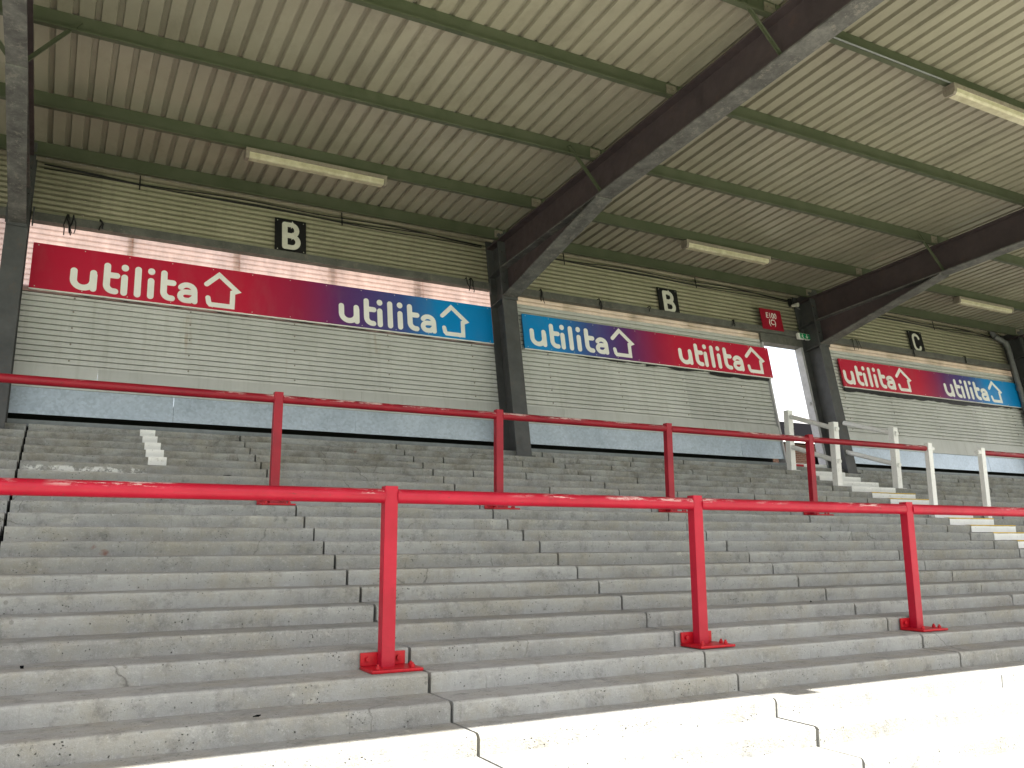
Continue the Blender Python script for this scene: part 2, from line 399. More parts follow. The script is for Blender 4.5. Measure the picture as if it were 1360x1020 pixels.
# ------------------------------------------------------------------ terrace: precast units, one object each
ter = bpy.data.objects.new('terrace', None); COL.objects.link(ter); ter['kind'] = 'structure'; WORLD['terrace'] = Vector((0, 0, 0))
b = MB()
pts = [(noseY(17) + .06, -.1)]
for k in range(17, -10, -1):
    y = noseY(k) + .06; pts += [(y, topZ(k) - .09)]
    pts += [(noseY(k - 1) + .06, topZ(k) - .09)]
pts += [(noseY(-10) + .06, topZ(-9) - .09), (13.0, topZ(-9) - .09), (13.0, -.1)]
b.prism(pts[::1], XL, XR); b.build('terrace_base', M['dark'], ter)
JX = [-5.02, -2.65, -.290, 2.084, 4.197, 6.553, 8.916, 11.279, 13.64, 16.0, 18.37, 20.73, 23.1]
rest = MB()
def unit(k, x0, x1, mb):
    rnd = random.Random(k * 131 + int(x0 * 977))
    dy = rnd.uniform(-.006, .006); dz = rnd.uniform(-.0025, .0025); tilt = rnd.uniform(-.003, .003)
    y = noseY(k) + dy; z = topZ(k) + dz; back = noseY(k - 1) + .075; bot = topZ(k + 1) - .03 if k < 17 else 0.0
    n = max(4, int((x1 - x0) / .2)); vs = []
    for i in range(n + 1):
        t = i / n; x = x0 + (x1 - x0) * t
        e = i in (0, n); c = rnd.uniform(0, .0035) + (rnd.uniform(.0, .012) if e else 0)
        c += rnd.choice((0, 0, 0, 0, 0, 0, 0, .012, .02)) * (k < 9);
        zz = z + (t - .5) * tilt; yy = y + rnd.uniform(-.0012, .0012)
        if e: x += (.003 if i == 0 else -.003) * rnd.uniform(.2, 1.6)
        vs += [(x, back, zz + .002), (x, yy + .014 + c, zz), (x, yy + .004 + c * .5, zz - .004 - c * .3), (x, yy, zz - .013 - c), (x, yy + .003, bot), (x, back, bot)]
    fs = []
    for i in range(n):
        for j in range(6):
            a = i * 6 + j; bq = i * 6 + (j + 1) % 6; fs.append((a, bq, bq + 6, a + 6))
    mb.add(vs, fs); mb.add(vs[:6], [(0, 1, 2, 3, 4, 5)]); mb.add(vs[-6:], [(5, 4, 3, 2, 1, 0)])
count = 0
for k in range(-9, 18):
    js = list(JX)
    rr = random.Random(k + 400)
    if k <= -3:                                   # patched, more broken-up courses at the top of the flight
        for _ in range(3):
            x = rr.uniform(4.6, 12.0)
            if min(abs(x - q) for q in js) > .3: js.append(x)
        js.sort()
    for x0, x1 in zip(js, js[1:]):
        ps = [pix(P) for P in ((x0, noseY(k), topZ(k)), (x1, noseY(k), topZ(k)), (x0, noseY(k), topZ(k) - .11), (x1, noseY(k), topZ(k) - .11))]
        vis = all(p for p in ps) and max(p[0] for p in ps) > -10 and min(p[0] for p in ps) < 1370 and min(p[1] for p in ps) < 1030
        g2 = .0065 if k < 4 else .0072
        if abs(x0 + .29) < .01 or abs(x1 + .29) < .01: pass
        a0 = x0 + g2 + (.003 if abs(x0 + .29) < .01 else 0); a1 = x1 - g2 - (.003 if abs(x1 + .29) < .01 else 0)
        if vis and count < 290:
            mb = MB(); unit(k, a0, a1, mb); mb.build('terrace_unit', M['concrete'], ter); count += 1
        else: unit(k, a0, a1, rest)
rest.build('terrace_unit_mass', M['concrete'], ter, kind='stuff')

# painted marks on risers and gangway nosings
def riser_paint(name, k, x0, x1, zf0, zf1, mat, rag=.01, proud=.0075, sd=0):
    rnd = random.Random(k * 7 + sd + 1); mb = MB(); y = noseY(k) - proud; n = 10; vs = []
    zt_, zb_ = topZ(k) + .004, topZ(k + 1) - .001
    for i in range(n + 1):
        x = x0 + (x1 - x0) * i / n
        vs += [(x + rnd.uniform(-rag, rag) * .3, y, zb_ + (zt_ - zb_) * zf0 + rnd.uniform(0, rag)), (x + rnd.uniform(-rag, rag) * .3, y, zb_ + (zt_ - zb_) * zf1 - rnd.uniform(0, rag))]
    vs2 = [(x, y2 + .003, z) for x, y2, z in vs]; m = len(vs)
    fs = [(2 * i, 2 * i + 2, 2 * i + 3, 2 * i + 1) for i in range(n)]
    rim = [2 * i for i in range(n + 1)] + [2 * i + 1 for i in range(n, -1, -1)]
    fs += [(rim[i], rim[(i + 1) % m], m + rim[(i + 1) % m], m + rim[i]) for i in range(m)]
    mb.add(vs + vs2, fs); return mb.build(name, mat, ter)
for k in range(-9, -4): riser_paint('paint_mark', k, .905 + random.uniform(-.01, .01), 1.085 + random.uniform(-.015, .01), .0, 1.0, M['white'], .004)
for k, xa, xb in ((-8, 11.98, 12.75), (-7, 11.72, 12.75), (-6, 11.72, 12.8), (-5, 11.72, 12.8)): riser_paint('white_riser', k, xa, xb, 0.0, 1.0, M['white'], .003)
for k in range(-4, 12):
    def tread_paint(nm, y0, y1, mat, ht):
        mb = MB(); mb.box(11.8, 12.86, y0, y1, topZ(k) + .0035, topZ(k) + ht); return mb.build(nm, mat, ter)
    riser_paint('nosing_strip', k, 11.8, 12.86, .08, .86, M['white'], .004)
    riser_paint('yellow_line', k, 11.79, 12.87, .87, 1.0, M['yellow'], .003)
    tread_paint('tread_strip', noseY(k) + .035, noseY(k) + .085, M['yellow'], .0055)
# loose debris on the treads
def leaf(x, k, u, s, mat, sd):
    rnd = random.Random(sd); mb = MB(); c = Vector((x, noseY(k) + u, topZ(k) + .006)); n = 7; ring = []
    for i in range(n):
        a = 2 * math.pi * i / n; rr = s * rnd.uniform(.5, 1.1); ring.append(c + Vector((math.cos(a) * rr * 1.5, math.sin(a) * rr * .8, rnd.uniform(0, .014))))
    vs = [c + Vector((0, 0, .012))] + ring + [p - Vector((0, 0, .004)) for p in ring]
    mb.add(vs, [(0, 1 + i, 1 + (i + 1) % n) for i in range(n)] + [(1 + i, 1 + n + i, 1 + n + (i + 1) % n, 1 + (i + 1) % n) for i in range(n)] + [tuple(range(1 + n, 1 + 2 * n))])
    o = mb.build('leaf_litter', mat, loc=tuple(c)); return o
leaves = [(1.02, 11, .05, .014, 'curled dead leaf lying on the shaded step just above the sunlit ones'),
          (-.05, 9, .12, .009, 'small dark scrap on a lower step below the front rail'),
          (1.62, -3, .1, .03, 'black scrap of litter on an upper step between the two red rails'),
          (6.15, 8, .15, .01, 'small dark leaf fragment on a step near the middle front post')]
for i, (x, k, u, s, lab) in enumerate(leaves): tag(leaf(x, k, u, s, M['black' if i == 2 else 'slate'], i), lab, 'litter')

# ------------------------------------------------------------------ grandstand: frames, roof, back wall
gs = thing('grandstand', (9.25, 11.4, 3.0), 'steel framed covered stand with corrugated roof and leaning clad back wall', 'grandstand')
def isec(mb_f, mb_w, prof, X, fw, ft, wt): ...
def quadprism(mb, poly, x0, x1): mb.prism(poly, x0, x1)
uc = Vector((SA, CA)); nc = Vector((-CA, SA))           # column axis (y,z) and outward normal towards the pitch
C0 = Vector((10.985, topZ(-8) + .002)); DEP = .42; CW = .25; FT = .02; WT = .014
for X in FR:
    CW = .235 if X < 0 else .25
    f0 = C0; HT = 3.80
    def P(d, h): v = C0 + uc * h - nc * d; return (v.x, v.y)      # d: depth behind the front flange
    hb = -.0
    mb = MB(); mb.prism([P(0, .0), P(FT, .0), P(FT, HT), P(0, HT)], X - CW / 2, X + CW / 2)
    colo = mb.build('column', M['column'], gs)
    mb = MB(); mb.prism([P(FT, 0), P(DEP - FT, 0), P(DEP - FT, HT), P(FT, HT)], X - WT / 2, X + WT / 2); mb.build('web', M['column'], colo)
    mb = MB(); mb.prism([P(DEP - FT, .10), P(DEP, .10), P(DEP, HT), P(DEP - FT, HT)], X - CW / 2, X + CW / 2); mb.build('rear_flange', M['column'], colo)
    for h in (2.60, 3.12):
        for s in (-1, 1):
            mb = MB(); mb.prism([P(FT + .002, h), P(DEP - FT - .002, h), P(DEP - FT - .002, h + .014), P(FT + .002, h + .014)], X + s * .008, X + s * (CW / 2 - .005)); mb.build('stiffener', M['column'], colo)
    mb = MB(); mb.prism([P(-.03, -.001), P(DEP * .6, -.001), P(DEP * .6, .02), P(-.03, .02)], X - .17, X + .17); mb.build('base_plate', M['column'], colo)
    # rafter
    CW = .185 if X < 0 else .25
    ya, yb = ROOF_Y0 + .05, 11.62
    def col_front_y(z): return C0.x + (z - C0.y) * math.tan(R(10))
    ye = 11.50
    mb = MB(); mb.prism([(ya, zb(ya) + FT), (ye, zb(ye) + FT), (ye + .1, zt(ye + .1) - FT), (ya, zt(ya) - FT)], X - WT / 2, X + WT / 2); raf = mb.build('rafter', M['rafter'], gs)
    mb = MB(); mb.prism([(ya, zb(ya)), (ye, zb(ye)), (ye, zb(ye) + FT), (ya, zb(ya) + FT)], X - CW / 2, X + CW / 2); mb.build('bottom_flange', M['flange'], raf)
    mb = MB(); mb.prism([(ya, zt(ya) - FT), (12.0, zt(12.0) - FT), (12.0, zt(12.0)), (ya, zt(ya))], X - CW / 2, X + CW / 2); mb.build('top_flange', M['rafter'], raf)
    h0, h1 = (8.78, zb(8.78)), (11.43, 5.555)
    sl = (h1[1] - h0[1]) / (h1[0] - h0[0])
    mb = MB(); mb.prism([h0, (h1[0], h1[1]), (h1[0] + .06, zb(h1[0]) - .002), (h0[0] + .3, zb(h0[0] + .3) - .002)], X - WT / 2, X + WT / 2); mb.build('haunch', M['rafter'], raf)
    mb = MB(); mb.prism([(h0[0], h0[1] - FT - .003), (h1[0], h1[1] - FT), (h1[0], h1[1]), (h0[0], h0[1] - .003)], X - CW / 2 - .002, X + CW / 2 + .002); mb.build('haunch_flange', M['flange'], raf)
    mb = MB()                                              # end plate between haunch and column
    q = [Vector((col_front_y(z), z)) for z in (5.50, 6.49)]
    mb.prism([(q[0].x - .024, q[0].y), (q[0].x - .002, q[0].y), (q[1].x - .002, q[1].y), (q[1].x - .024, q[1].y)], X - CW / 2 - .012, X + CW / 2 + .012); mb.build('end_plate', M['column'], raf)
    mb = MB()
    for zz_ in (5.60, 5.78, 5.96, 6.14, 6.32):
        for sx in (-.085, .085):
            yy_ = col_front_y(zz_) - .025; mb.tube((X + sx, yy_, zz_), (X + sx, yy_ - .022, zz_ + .004), .015, 6)
    mb.build('end_plate_bolts', M['column'], raf, kind='stuff')

# purlins: Z sections between the frames, with cleats and fly braces
ends = [XL] + FR + [XR]
for j, y in enumerate(PUR):
    z0 = zt(y) + .003; H = .2
    for a, bb in zip(ends, ends[1:]):
        x0, x1 = a + .012, bb - .012
        if a == XL: x0 = XL
        mb = MB(); t = .0025
        prof = [(y - .062, z0 + .02), (y - .062, z0), (y + t, z0), (y + t, z0 + H - t), (y + .062, z0 + H - t - .062 * SL), (y + .062, z0 + H - .062 * SL), (y, z0 + H), (y, z0 + t), (y - .062 + t, z0 + t), (y - .062 + t, z0 + .02)]
        mb.prism(prof, x0, x1); pu = mb.build('purlin', M['purlin'], gs)
        if bb != XR:
            mb = MB(); mb.box(bb - .16, bb - .012, y - .014, y - .004, z0 + .012, z0 + .17)
            mb.build('cleat', M['rustbox'], pu)
            mb = MB()
            for bx in (-.12, -.06):
                for bz in (.05, .12): mb.tube((bb + bx, y - .014, z0 + bz), (bb + bx, y - .028, z0 + bz), .012, 6)
            mb.build('cleat_bolts', M['rustbox'], pu)
    if j in (2, 4, 6):
        for X in FR:
            for s in (-1, 1):
                mb = MB()
                a = Vector((X + s * .50, y - .012, zt(y) + .13)); c = Vector((X + s * .06, y - .10, zb(y - .1) + .03))
                d = (c - a).normalized(); u = Vector((0, 1, 0)); w = d.cross(u).normalized(); vs = []
                for p in (a, c):
                    for su, sw in ((-.003, -.022), (.003, -.022), (.003, .022), (-.003, .022)): vs.append(p + u * su + w * sw)
                mb.add(vs, [(0, 1, 2, 3), (7, 6, 5, 4), (0, 4, 5, 1), (1, 5, 6, 2), (2, 6, 7, 3), (3, 7, 4, 0)])
                vs = []
                for p in (a, c):
                    for su, sw in ((-.02, .019), (-.003, .019), (-.003, .022), (-.02, .022)): vs.append(p + u * su + w * sw)
                mb.add(vs, [(0, 1, 2, 3), (7, 6, 5, 4), (0, 4, 5, 1), (1, 5, 6, 2), (2, 6, 7, 3), (3, 7, 4, 0)])
                mb.build('fly_brace', M['purlin'], gs)

# roof sheets (1 m cover, ribs every 200 mm)
PITCH = .2
def rib_profile(n, dz):
    pr = []
    for i in range(n):
        o = i * PITCH
        pr += [(o, 0), (o + .128, 0), (o + .138, .042), (o + .186, .042), (o + .196, 0)]
    pr += [(n * PITCH + .03, 0)]
    return [(x, z + dz) for x, z in pr]
nsh = int((XR - XL) / 1.0) + 1
ys = [ROOF_Y0, 4.3, 8.0, ROOF_Y1]
for i in range(nsh):
    x0 = XL + i * 1.0 - .04; pr = rib_profile(5, .0045 * (i % 2)); mb = MB(); n = len(pr)
    def rz(y): return zt(y) + .2075
    vs = [(x0 + px, y, rz(y) + pz) for y in ys for px, pz in pr] + [(x0 + px, y, rz(y) + pz + .0012) for y in ys for px, pz in pr]
    o = n * len(ys); fs = []
    for q in range(len(ys) - 1):
        for e in range(n - 1):
            a = q * n + e; fs.append((a, a + 1, a + n + 1, a + n)); fs.append((o + a, o + a + n, o + a + n + 1, o + a + 1))
    mb.add(vs, fs); mb.build('roof_sheet', M['roof'], gs, fix=False)
mb = MB(); mb.prism([(ROOF_Y0 - .05, rz(ROOF_Y0) + .06), (ROOF_Y0 - .045, rz(ROOF_Y0) + .065), (ROOF_Y0 - .03, rz(ROOF_Y0) - .32), (ROOF_Y0 - .05, rz(ROOF_Y0) - .32)], XL, XR); mb.build('fascia', M['flash'], gs)

# back wall cladding, in wall coordinates (x, d outwards, h up the rake)
def clad(x0, x1, h0, h1, pitch, groove, depth, d0=0.0):
    mb = MB(); pr = []; h = h0
    while h < h1 - 1e-6:
        top = min(h + pitch, h1)
        pts_ = [(h, d0 - depth), (h + groove * .86, d0 - depth), (h + groove, d0), (h + groove + (pitch - groove) * .5, d0 + .003), (h + pitch - groove * .02, d0), (h + pitch - .0001, d0 - depth)]
        pr += [(min(a, h1), c) for a, c in pts_ if a <= h1 + 1e-6]; h = top
    n = len(pr); vs = [W(x0, d, h) for h, d in pr] + [W(x1, d, h) for h, d in pr]
    mb.add(vs, [(i, i + n, i + n + 1, i + 1) for i in range(n - 1)])
    vs = [W(x0, d - .0015, h) for h, d in pr] + [W(x1, d - .0015, h) for h, d in pr]
    mb.add(vs, [(i, i + 1, i + n + 1, i + n) for i in range(n - 1)])
    return mb
def wbox(name, mat, x0, x1, d0, d1, h0, h1, parent=gs, bev=0):
    mb = MB(); mb.box(x0, x1, d0, d1, h0, h1, xf=W, bev=bev); return mb.build(name, mat, parent)
doors = [(-1.97, -.93), (11.935, 12.955)]
def spans(a, bq):
    out = [(a, bq)]
    for d in doors:
        nx = []
        for s in out:
            if d[1] <= s[0] or d[0] >= s[1]: nx.append(s)
            else:
                if d[0] > s[0]: nx.append((s[0], d[0]))
                if d[1] < s[1]: nx.append((d[1], s[1]))
        out = nx
    return out
def cut(a, bq, step, off):
    xs = [a]; x = off
    while x < bq: 
        if x > a + .3 and x < bq - .3: xs.append(x)
        x += step
    return list(zip(xs, xs[1:] + [bq]))
for i, (a, bq) in enumerate(cut(XL, XR, 2.90, -5.55 + .0)):
    clad(a - .02, bq + .02, 2.76, 3.705, .0775, .034, .085, .002 * (i % 2)).build('upper_wall_sheet', M['upper'], gs)
for s in spans(XL, XR):
    for i, (a, bq) in enumerate(cut(s[0], s[1], 2.78, -4.1)):
        clad(a - .0, bq + .05 * (bq < s[1] - .01), .74, 1.765, .0735, .0150, .036, .006 * (i % 2)).build('lower_wall_sheet', M['lower'], gs)
    for a, bq in cut(s[0], s[1], 3.4, -3.0):
        wbox('flashing', M['flash'], a + .001, bq - .001, .016, .030, .488, .775)
    for i, (a, bq) in enumerate(cut(s[0], s[1], 2.4, -3.5)):
        wbox('galvanised_panel', M['galv'], a + .0015, bq - .0015, .006 + .003 * (i % 2), .012 + .003 * (i % 2), .155, .52)
    wbox('back_board', M['dark'], s[0], s[1], -.30, -.29, -.05, .40)
    wbox('back_board', M['dark'], s[0], s[1], -.29, -.01, .36, .375)
    wbox('kerb_channel', M['channel'], s[0], s[1], -.02, .05, -.012, .072)
# translucent band, sheet by sheet; from the second bay on only its top strip is left clear
for i, (a, bq) in enumerate(cut(doors[0][1], FR[1], 1.39, -.70)):
    clad(a - .006, bq + .006, 1.757, 2.765, .0735, .012, .018, .001 * (i % 2)).build('translucent_sheet', M['trans'], gs)
for s in spans(FR[1] + .002, XR) + spans(XL, doors[0][0]):
    for i, (a, bq) in enumerate(cut(s[0], s[1], 1.39, -.70 + 1.39 * 5)):
        clad(a - .006, bq + .006, 2.555, 2.765, .0735, .012, .018, .001 * (i % 2)).build('translucent_sheet', M['trans2'], gs)
        clad(a, bq, 1.757, 2.575, .0735, .0145, .030, .0).build('middle_wall_sheet', M['lower'], gs)
for s_ in spans(XL, XR): wbox('sky_gap_cover', M['girt'], s_[0], s_[1], -.056, -.048, 1.70, 1.84)  # added opaque strip, blocks the sky showing through the sheet gap
# uprights behind the cladding
x = -4.84
while x < XR:
    if not any(d[0] - .1 < x < d[1] + .05 for d in doors): wbox('wall_post', M['girt'], x - .035, x + .035, -.20, -.09, .42, 3.5)
    x += 1.382 if x > -.8 else 1.38
mb = MB(); x = -4.1
while x < XR:
    for hh in (.85, 1.07, 1.29, 1.51, 1.70, 2.90, 3.13, 3.36):
        if not any(d[0] - .1 < x < d[1] + .1 for d in doors): mb.tube(W(x, -.002, hh + .02), W(x, .012, hh + .02), .011, 6)
    x += 1.39
mb.build('cladding_screws', M['rustbox'], gs, kind='stuff')
# girt: rail across each bay
for a, bq in zip(ends, ends[1:]):
    mb = MB(); x0 = a + (.135 if a != XL else 0); x1 = bq - (.135 if bq != XR else 0)
    mb.box(x0, x1, .012, .108, 2.695, 2.815, xf=W, bev=.006)
    mb.build('girt', M['girt'], gs)
for X in FR:                                               # brackets where the girts meet the columns
    for s in (-1, 1):
        mb = MB(); mb.box(X + s * .145 - .008, X + s * .145 + .008, .110, .15, 2.60, 2.86, xf=W); mb.build('girt_bracket', M['column'], gs)
# door openings
for a, bq in doors:
    df = MB(); df.box(a - .03, a + .008, -.12, .045, .0, 2.50, xf=W); df.box(bq - .008, bq + .05, -.12, .045, .0, 2.50, xf=W); 
    fo = df.build('door_frame', M['frame'], gs)
    wbox('door_header', M['girt'], a - .035, bq + .055, -.12, .05, 2.505, 2.694, fo)
    wbox('threshold', M['white'], a + .013, bq - .013, -.02, .06, -.01, .075, fo)
    wbox('latch_keep', M['frame'], bq - .04, bq - .0125, -.03, .01, 1.30, 1.36, fo)

# ------------------------------------------------------------------ crush barriers
def post(parent, x, yf, k, H, mat, w=.086, plate=True, bolts=True):
    z = topZ(k); d = .076
    mb = MB(); mb.box(x - w / 2, x + w / 2, yf, yf + d, z + .01, z + H, bev=.006); po = mb.build('post', mat, parent)
    if plate:
        yb_ = noseY(k - 1) - .012
        mb = MB(); mb.box(x - .15, x + .175, yf - .14, yb_, z + .003, z + .022, bev=.006); mb.build('base_plate', M['redplate'], po)
        mb = MB(); mb.box(x - .15, x + .14, yb_ - .016, yb_ - .001, z + .0225, z + .102, bev=.005); mb.build('back_plate', M['redplate'], po)
        for bx, by in ((-.10, -.095), (.12, -.095), (.135, -.03)):
            mb = MB(); mb.tube((x + bx, yf + by, z + .022), (x + bx, yf + by, z + .040), .016, 6); mb.tube((x + bx, yf + by, z + .040), (x + bx, yf + by, z + .052), .008, 8); mb.build('anchor_bolt', M['redplate'], po)
        for bx in (-.105, .095):
            mb = MB(); mb.tube((x + bx, yb_ - .016, z + .064), (x + bx, yb_ - .034, z + .064), .016, 6); mb.build('anchor_bolt', M['redplate'], po)
    rr_ = .0455 if k == 10 else .041
    for sx in (-1, 1):
        if mat in (M['red'], M['shaded_red']):
            mb = MB(); mb.tube((x + sx * (w / 2 - .003), yf + .038, z + (1.055 if k == 10 else 1.06)), (x + sx * (w / 2 + .007), yf + .038, z + (1.055 if k == 10 else 1.06)), rr_ + .006, 24, rr_ + .001)
            mb.build('weld_bead', mat, po)
    return po
def rail(parent, x0, x1, y, z, r, mat, name='rail'):
    mb = MB(); mb.tube((x0, y, z), (x1, y, z), r, 32, nseg=1); return mb.build(name, mat, parent)
fb = thing('crush_barrier', (4.4, 5.17, topZ(10)), 'long glossy red tubular crush barrier on the lower steps, nearest the sunlit treads', 'barrier')
xs = [-.60, 1.905, 4.390, 6.842, 9.32]
for x in xs: post(fb, x, 5.137, 10, 1.118, M['red'])
for a, bq in zip([-4.9] + xs, xs + [11.6]):
    rail(fb, a + (.036 if a > -4 else 0), bq - .036, 5.175, topZ(10) + 1.055, .0455, M['red_rail'])
rb = thing('crush_barrier', (5.0, 8.47, topZ(0)), 'scuffed red crush barrier high on the steps, ending at a white gangway post', 'barrier')
xs = [-.80, 1.926, 4.397, 6.802, 9.295]
for x in xs: post(rb, x, 8.437, 0, 1.128, M['shaded_red'])
wp = post(rb, 11.845, 8.437, 0, 1.145, M['white'], .095, False); wp['label'] = 'white painted end post at the gangway'
for a, bq in zip([-4.9] + xs, xs + [11.80]):
    rail(rb, a + (.036 if a > -4 else 0), bq - .036, 8.475, topZ(0) + 1.06, .041, M['shaded_rail'])
mb = MB(); mb.tube((11.89, 8.475, topZ(0) + 1.06), (11.945, 8.475, topZ(0) + 1.06), .038, 20); mb.build('rail_stub', M['white'], rb)
rc = thing('crush_barrier', (16, 8.47, topZ(0)), 'red crush barrier starting at the white post beyond the gangway', 'barrier')
xs = [15.55, 18.0, 20.5, 22.9]
for x in xs: post(rc, x, 8.437, 0, 1.128, M['shaded_red'])
wp = post(rc, 13.15, 8.437, 0, 1.135, M['white'], .095, False); wp['label'] = 'white painted end post at the gangway'
for a, bq in zip([13.17] + xs, xs + [23.5]): rail(rc, a + .036, bq - .036, 8.475, topZ(0) + 1.06, .041, M['shaded_rail'])
mb = MB(); mb.tube((13.115, 8.475, topZ(0) + 1.06), (13.03, 8.475, topZ(0) + 1.06), .038, 20); mb.build('rail_stub', M['white'], rc)

# ------------------------------------------------------------------ white gangway handrails
def handrail(X, ks, top_from, label):
    h = thing('handrail', (X, noseY(ks[-1]) + .2, topZ(ks[-1])), label, 'handrail')
    ends_ = []
    for k in ks:
        z = topZ(k); y = noseY(k) + .17
        mb = MB(); mb.box(X - .057, X + .057, y - .055, y + .055, z + .008, z + 1.09, bev=.005); po = mb.build('post', M['white'], h)
        mb = MB(); mb.box(X - .10, X + .12, y - .09, y + .07, z + .003, z + .016); mb.build('base_plate', M['white'], po)
        ends_.append((y, z))
    if top_from: ends_ = [top_from] + ends_
    (ya_, za_), (yb_, zb_) = ends_
    for hh in (.99, .44):
        d = Vector((0, yb_ - ya_, zb_ - za_)).normalized()
        a = Vector((X, ya_, za_ + hh)); c = Vector((X, yb_, zb_ + hh)) + d * .085
        mb = MB(); mb.tube(a, c, .041, 18); mb.build('rail', M['white'], h)
    return h
handrail(11.60, (-8, -5), None, 'white two-rail handrail leading down from the bright doorway, on its left')
zc_ = topZ(-8)
handrail(13.10, (-5,), (11.02 + .06, zc_ - .02), 'white two-rail handrail running from the steel column beside the doorway')

# ------------------------------------------------------------------ advertising boards
RED, PUR_, BLU = (.56, .013, .050), (.12, .032, .17), (.0, .26, .66)
def letters_u(x): 
    pts_ = [(.045, .27), (.045, .15)] + [(.157 + .112 * math.cos(a), .15 + .105 * math.sin(a)) for a in [math.pi + math.pi * i / 12 for i in range(1, 12)]] + [(.269, .15), (.269, .27)]
    return [[(x + a, c) for a, c in pts_], [(x + .275, .24), (x + .275, .045)]]
def letters_t(x):
    pts_ = [(0, .40), (0, .13)] + [(.085 - .085 * math.cos(a), .13 - .085 * math.sin(a)) for a in [math.pi / 2 * i / 6 for i in range(1, 7)]] + [(.105, .045)]
    return [[(x + a, c) for a, c in pts_], [(x + .02, .27), (x + .115, .27)]]
def letters_a(x):
    top = [(x + .115 + .092 * math.cos(a), .185 + .085 * math.sin(a)) for a in [math.pi * .84 - math.pi * .84 * i / 10 for i in range(11)]] + [(x + .212, .038)]
    bowl = [(x + .20, .165), (x + .115, .165)] + [(x + .10 + .072 * math.cos(a), .1025 + .0625 * math.sin(a)) for a in [math.pi * .6 + math.pi * .85 * i / 10 for i in range(11)]] + [(x + .15, .042), (x + .195, .085)]
    return [top, bowl]
def word_strokes():
    s = [(q, .0405) for q in letters_u(0)] + [(q, .0405) for q in letters_t(.425)]
    for xi in (.633, .952): s += [([(xi, .262), (xi, .040)], .0405), ([(xi, .395), (xi, .402)], .044)]
    s += [([(.793, .40), (.793, .040)], .0405)]
    s += [(q, .0405) for q in letters_t(1.11)] + [(q, .037) for q in letters_a(1.29)]
    return s
def house_strokes():
    return [([(1.65, .325), (1.812, .488), (2.052, .272), (1.995, .245), (1.99, .03), (1.705, .03), (1.685, .055), (1.672, .125)], .034)]
def board(x0, x1, h0, h1, stops, words, label, nick):
    D0, D1 = .050, .075
    t = thing('advertising_board', W(x0, D0, h0), label, 'advert board')
    mt = mat_board(stops, x1 - x0)
    nb = 3; step = (x1 - x0) / nb
    for i in range(nb):
        mb = MB(); mb.box(x0 + i * step + (.001 if i else 0), x0 + (i + 1) * step, D0, D1, h0, h1, xf=W); mb.build('panel', mt, t)
    mb = MB(); mb.box(x0, x1, D0 - .001, D1 + .004, h0 - .012, h0 - .001, xf=W); mb.build('edge_trim', M['whiteplain'], t)
    for wx in words:
        for nm, st in (('lettering', word_strokes()), ('house_emblem', house_strokes())):
            mb = MB()
            for i, (pl, hw) in enumerate(st):
                mb.ribbon([(wx + a, 1.805 + c) for a, c in pl], hw, D1 - .002, D1 + .003 + .0007 * i, W)
            mb.build(nm, M['whiteplain'], t)
    mb = MB()
    for i in range(13):
        xx = x0 + .06 + (x1 - x0 - .12) * i / 12
        for hh in (h0 + .03, h1 - .03):
            a = Vector(W(xx, D1, hh)); c = Vector(W(xx, D1 + .004, hh)); mb.tube(a, c, .007, 6)
    mb.build('screw', M['greyletter'], t)
    mb = MB()
    for i in range(5): 
        xx = x0 + .3 + (x1 - x0 - .6) * i / 4; mb.box(xx - .025, xx + .025, .012, D0, h0 + .02, h1 - .02, xf=W)
    mb.build('batten', M['girt'], t)
    return t
b1 = board(-.445, 5.99, 1.765, 2.395, [(0, RED), (.40, RED), (.52, (.36, .016, .07)), (.62, PUR_), (.76, (.055, .085, .30)), (.86, BLU), (1, BLU)], (-.012, 3.472),
      'long red to blue printed board with white lettering below pink-lit translucent sheets', 1)
b2 = board(6.555, 11.985, 1.750, 2.360, [(0, BLU), (.10, BLU), (.24, (.055, .085, .30)), (.38, PUR_), (.50, (.36, .016, .07)), (.58, RED), (1, RED)], (6.665, 9.735),
      'printed board fading from blue to red beside the open doorway', 2)
b3 = board(13.93, 19.93, 1.752, 2.358, [(0, RED), (.40, RED), (.48, (.32, .016, .08)), (.56, PUR_), (.70, (.055, .085, .30)), (.80, BLU), (1, BLU)], (13.975, 17.15),
      'red to blue printed board between the doorway column and the grey downpipe', 3)
# ragged black packing showing under two of the boards
def ragged(t, x0, x1, h1, sd, dep):
    rnd = random.Random(sd); n = int((x1 - x0) / .09); mb = MB(); top = []; bot = []
    hcur = dep
    for i in range(n + 1):
        x = x0 + (x1 - x0) * i / n; hcur = min(max(hcur + rnd.uniform(-.02, .02), dep * .45), dep * 1.4)
        top.append((x, h1)); bot.append((x, h1 - hcur))
    vs = [W(a, .044, c) for a, c in top] + [W(a, .044, c) for a, c in bot] + [W(a, .030, c) for a, c in top] + [W(a, .030, c) for a, c in bot]
    m = n + 1; fs = [(i, m + i, m + i + 1, i + 1) for i in range(n)] + [(2 * m + i, 2 * m + i + 1, 3 * m + i + 1, 3 * m + i) for i in range(n)] + [(m + i, 3 * m + i, 3 * m + i + 1, m + i + 1) for i in range(n)]
    mb.add(vs, fs); mb.build('black_packing', M['black'], t)
ragged(b2, 6.7, 8.9, 1.765, 3, .035); ragged(b2, 9.0, 10.3, 1.765, 4, .085); ragged(b2, 10.45, 11.95, 1.765, 5, .07); ragged(b3, 13.95, 19.9, 1.765, 6, .085); ragged(b1, .1, 5.8, 1.765, 8, .014)

